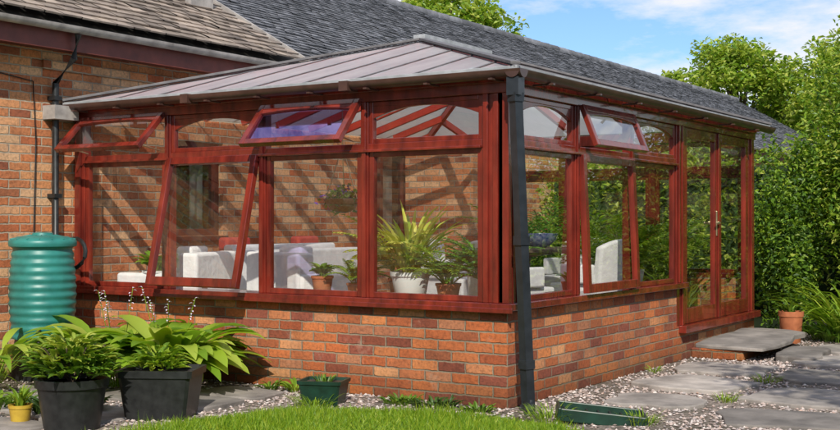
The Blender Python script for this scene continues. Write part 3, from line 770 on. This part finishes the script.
hosta('hosta_plant',(-3.75,-1.35,.05),46,.75,.08,0)
hosta('hosta_plant',(-3.5,-1.95,0),44,.6,.09,0)
def low(name,c,r,n,L,W,mat,e0=(.8,1.4),e1=(-.5,.4),kind='strap'):
    mb=MB()
    for i in range(n):
        az=random.uniform(0,6.28); q=r*math.sqrt(random.random())
        strap(mb,(c[0]+q*math.cos(az),c[1]+q*math.sin(az),c[2]),az+random.uniform(-.6,.6),L*random.uniform(.5,1.1),W*random.uniform(.7,1.1),random.uniform(*e0),random.uniform(*e1),mat,6,.2,kind)
    mb.build(name,loc=c,fix=False,smooth=True)
low('groundcover_plant',(-2.45,-1.75,0),.25,90,.16,.05,m_lf_dark,kind='hosta')
low('groundcover_plant',(-3.0,-2.0,0),.3,90,.2,.05,m_lf_mid,kind='hosta')
low('groundcover_plant',(-.75,-.2,0),.12,90,.09,.022,m_lf_mid,kind='hosta')
low('groundcover_plant',(-.45,-.22,0),.14,90,.10,.022,m_lf_dark,kind='hosta')
low('groundcover_plant',(-.12,-.22,0),.1,60,.08,.02,m_lf_mid,kind='hosta')
low('groundcover_plant',(-1.75,-.14,0),.06,30,.13,.03,m_lf_bright,kind='hosta')
low('groundcover_plant',(-1.95,-.2,0),.05,20,.12,.03,m_lf_mid,kind='hosta')
low('grass_tuft',(-1.15,-.68,0),.12,120,.16,.006,m_grass)
low('grass_tuft',(.45,-.25,0),.15,120,.15,.006,m_grass)
low('grass_tuft',(1.0,-.05,0),.1,80,.12,.006,m_grass)
low('grass_tuft',(1.15,1.15,0),.08,50,.10,.006,m_grass)
low('grass_tuft',(1.1,2.3,0),.1,60,.10,.006,m_grass)
low('grass_tuft',(2.1,2.1,0),.1,60,.12,.006,m_grass)
low('grass_tuft',(.12,2.4,0),.06,40,.10,.006,m_grass)
mb=MB(); c=(-1.2,-.5,0); sqpot(mb,c,.32,.27,.18,m_greenp,.35); 
for i in range(20):
    a=random.uniform(0,6.28); strap(mb,(c[0]+.05*math.cos(a),c[1]+.05*math.sin(a),.14),a,.09,.015,1.2,.2,m_lf_mid,4)
mb.build('small_planter',loc=c,fix=False)
mb=MB(); c=(.72,-.07,0); mb.M=Matrix.Translation(c)@Matrix.Rotation(.5,4,'Z')@Matrix.Rotation(.10,4,'Y')
mb.box(-.27,.27,-.16,.16,-.02,.012,m_blackp)
for s_ in (-1,1):
    mb.beam((-.27,s_*.165,.04),(.27,s_*.165,.04),.02,.08,m_greenp); mb.beam((s_*.275,-.155,.04),(s_*.275,.155,.04),.02,.079,m_greenp)
for i in range(7): mb.box(-.24+i*.075,-.225+i*.075,-.154,.154,.013,.05,m_blackp)
mb.build('plant_tray',loc=c,bevel=.006)
potted('terracotta_pot',(.42,5.52,.0),.13,.34,m_terra,14,.28,.03,m_lf_mid)
low('strappy_plant',(.95,6.0,0),.22,120,1.0,.035,m_lf_bright,(.9,1.45),(-.9,.0))
low('strappy_plant',(1.5,5.5,0),.2,90,.75,.03,m_lf_pale,(.8,1.45),(-.9,.0))
low('strappy_plant',(1.9,6.1,0),.25,110,.95,.035,m_lf_bright,(.9,1.45),(-.9,.0))
low('groundcover_plant',(.75,5.95,0),.22,100,.3,.06,m_lf_mid,kind='hosta')
low('groundcover_plant',(2.3,5.0,0),.4,120,.3,.05,m_lf_mid,kind='hosta')
tree('climbing_shrub',(.1,6.3,0),(.05,6.7,1.25),(.42,.85,1.35),44,13000,.04,.09,[m_lf_mid,m_lf_bright,m_lf_dark],.03,spread=.35,hang=.5)
tree('garden_shrub',(.95,7.3,0),(.9,7.2,1.9),(1.0,1.0,1.6),80,20000,.045,.10,[m_lf_bright,m_lf_mid,m_lf_pale],.06,spread=.3,hang=.6)
tree('garden_shrub',(2.3,7.0,0),(2.2,6.9,1.5),(1.0,1.0,1.3),50,9000,.05,.10,[m_lf_bright,m_lf_mid],.06,spread=.3,hang=.6)
tree('garden_tree',(.6,11.5,0),(.6,11.5,3.2),(1.7,1.6,1.8),64,14000,.07,.14,[m_lf_pale,m_lf_bright],.1,spread=.22)
tree('tree',(-10.0,37,0),(-10.0,37,6.0),(3.8,3.6,2.7),76,15000,.16,.30,[m_lf_pale,m_lf_bright],.2,spread=.22)
tree('tree',(-6.3,36,0),(-6.3,36,5.6),(3.2,3.0,2.9),60,11000,.16,.30,[m_lf_bright,m_lf_pale],.2,spread=.22)
tree('tree',(-19.8,31.4,0),(-19.8,31.4,8.6),(3.0,2.8,2.0),54,10000,.18,.34,[m_lf_pale,m_lf_bright],.25)
tree('tree',(-1,30,0),(-1,30,4.2),(3.5,3.5,2.8),50,9000,.18,.32,[m_lf_bright,m_lf_mid],.2)
tree('tree',(5.6,-1.2,0),(4.6,-2.2,4.5),(1.3,1.3,1.0),26,1300,.10,.2,[m_lf_bright,m_lf_mid],.1,spread=.3)
def hedge(name,x0,x1,y0,y1,h,n,lo=.08,hi=.16,mats=(m_lf_mid,m_lf_bright,m_lf_pale)):
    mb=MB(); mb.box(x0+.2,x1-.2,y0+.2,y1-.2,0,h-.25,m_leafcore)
    P=np.stack([rng.uniform(x0,x1,n),rng.uniform(y0,y1,n),rng.uniform(0,h,n)],1)
    lump=.25*np.sin(P[:,0]*1.7+P[:,1]*2.1)+.15*np.sin(P[:,0]*4.1-P[:,1]*3.3)
    P[:,2]*=1+lump*.35
    dx=np.minimum(P[:,0]-x0,x1-P[:,0]);dy=np.minimum(P[:,1]-y0,y1-P[:,1]);dz=h-P[:,2]
    P=P[(np.minimum(np.minimum(dx,dy),dz)<.38)]
    k=len(P)//len(mats)
    for i,m in enumerate(mats): leaves(mb,P[i*k:(i+1)*k],lo,hi,m)
    mb.build(name,fix=False)
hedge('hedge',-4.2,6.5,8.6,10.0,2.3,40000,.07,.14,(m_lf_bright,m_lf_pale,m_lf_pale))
hedge('hedge',8.5,10.0,-16,14,2.8,24000,.12,.24,(m_lf_bright,m_lf_pale,m_lf_pale))  # out-of-view hedge, added for the right-hand panes to reflect
hedge('hedge',-14,8.4,-18,-16.5,3.0,20000,.14,.26)  # hedge row behind the camera, added for reflections in the front glass
for i,(x_,y_,s_) in enumerate([(9.5,6,1.2),(10.5,-4,1.1),(-8,-19,1.3),(0,-20,1.2),(8,-20,1.2),(-13,-12,1.2)]):  # unseen boundary trees, added so the glass has greenery to reflect
    tree('tree',(x_,y_,0),(x_,y_,4.4*s_),(2.6*s_,2.6*s_,2.4*s_),36,4200,.2,.38,[m_lf_mid,m_lf_bright],.2)

# ---------------------------------------------------------------- sky and sun
sd=Vector((.54,-.84)).normalized(); el=R(39)
w=bpy.data.worlds.new('World'); scene.world=w; w.use_nodes=True; nt=w.node_tree
bg=nt.nodes['Background']; sky=nt.nodes.new('ShaderNodeTexSky'); sky.sky_type='NISHITA'; sky.sun_disc=False
sky.sun_elevation=el; sky.sun_rotation=math.atan2(sd.x,sd.y); sky.air_density=1.0; sky.dust_density=.6; sky.ozone_density=2
tc_=nd(nt,'ShaderNodeTexCoord'); mp=nd(nt,'ShaderNodeMapping'); mp.inputs['Scale'].default_value=(1,1,3.2); mp.inputs['Location'].default_value=(.35,.1,.0)
nt.links.new(tc_.outputs['Generated'],mp.inputs[0])
f=noise(nt,mp.outputs[0],3.8,9,.62)
cl=ramp(nt,f,[(.43,(0,0,0)),(.57,(.95,.95,.95))])
tint=mixc(nt,1.0,sky.outputs[0],(.68,.84,1.06),'MULTIPLY')
mx=mixc(nt,cl,tint,(6.3,6.35,6.5)); nt.links.new(mx,bg.inputs[0]); bg.inputs[1].default_value=.15
L=bpy.data.lights.new('sun','SUN'); L.energy=5.0; L.angle=R(.5); L.color=(1,.94,.82)
so=bpy.data.objects.new('sun',L); scene.collection.objects.link(so); so.location=(5,-10,12)
dirv=Vector((sd.x*math.cos(el),sd.y*math.cos(el),math.sin(el)))
so.rotation_euler=dirv.to_track_quat('Z','Y').to_euler()

# ---------------------------------------------------------------- camera
cam=bpy.data.cameras.new('camera'); co=bpy.data.objects.new('camera',cam); scene.collection.objects.link(co)
co.location=(3.842,-7.045,1.29); co.rotation_euler=(R(90.34),0,R(32.9)); cam.lens=49.9; cam.sensor_width=36; cam.clip_end=1000
scene.camera=co
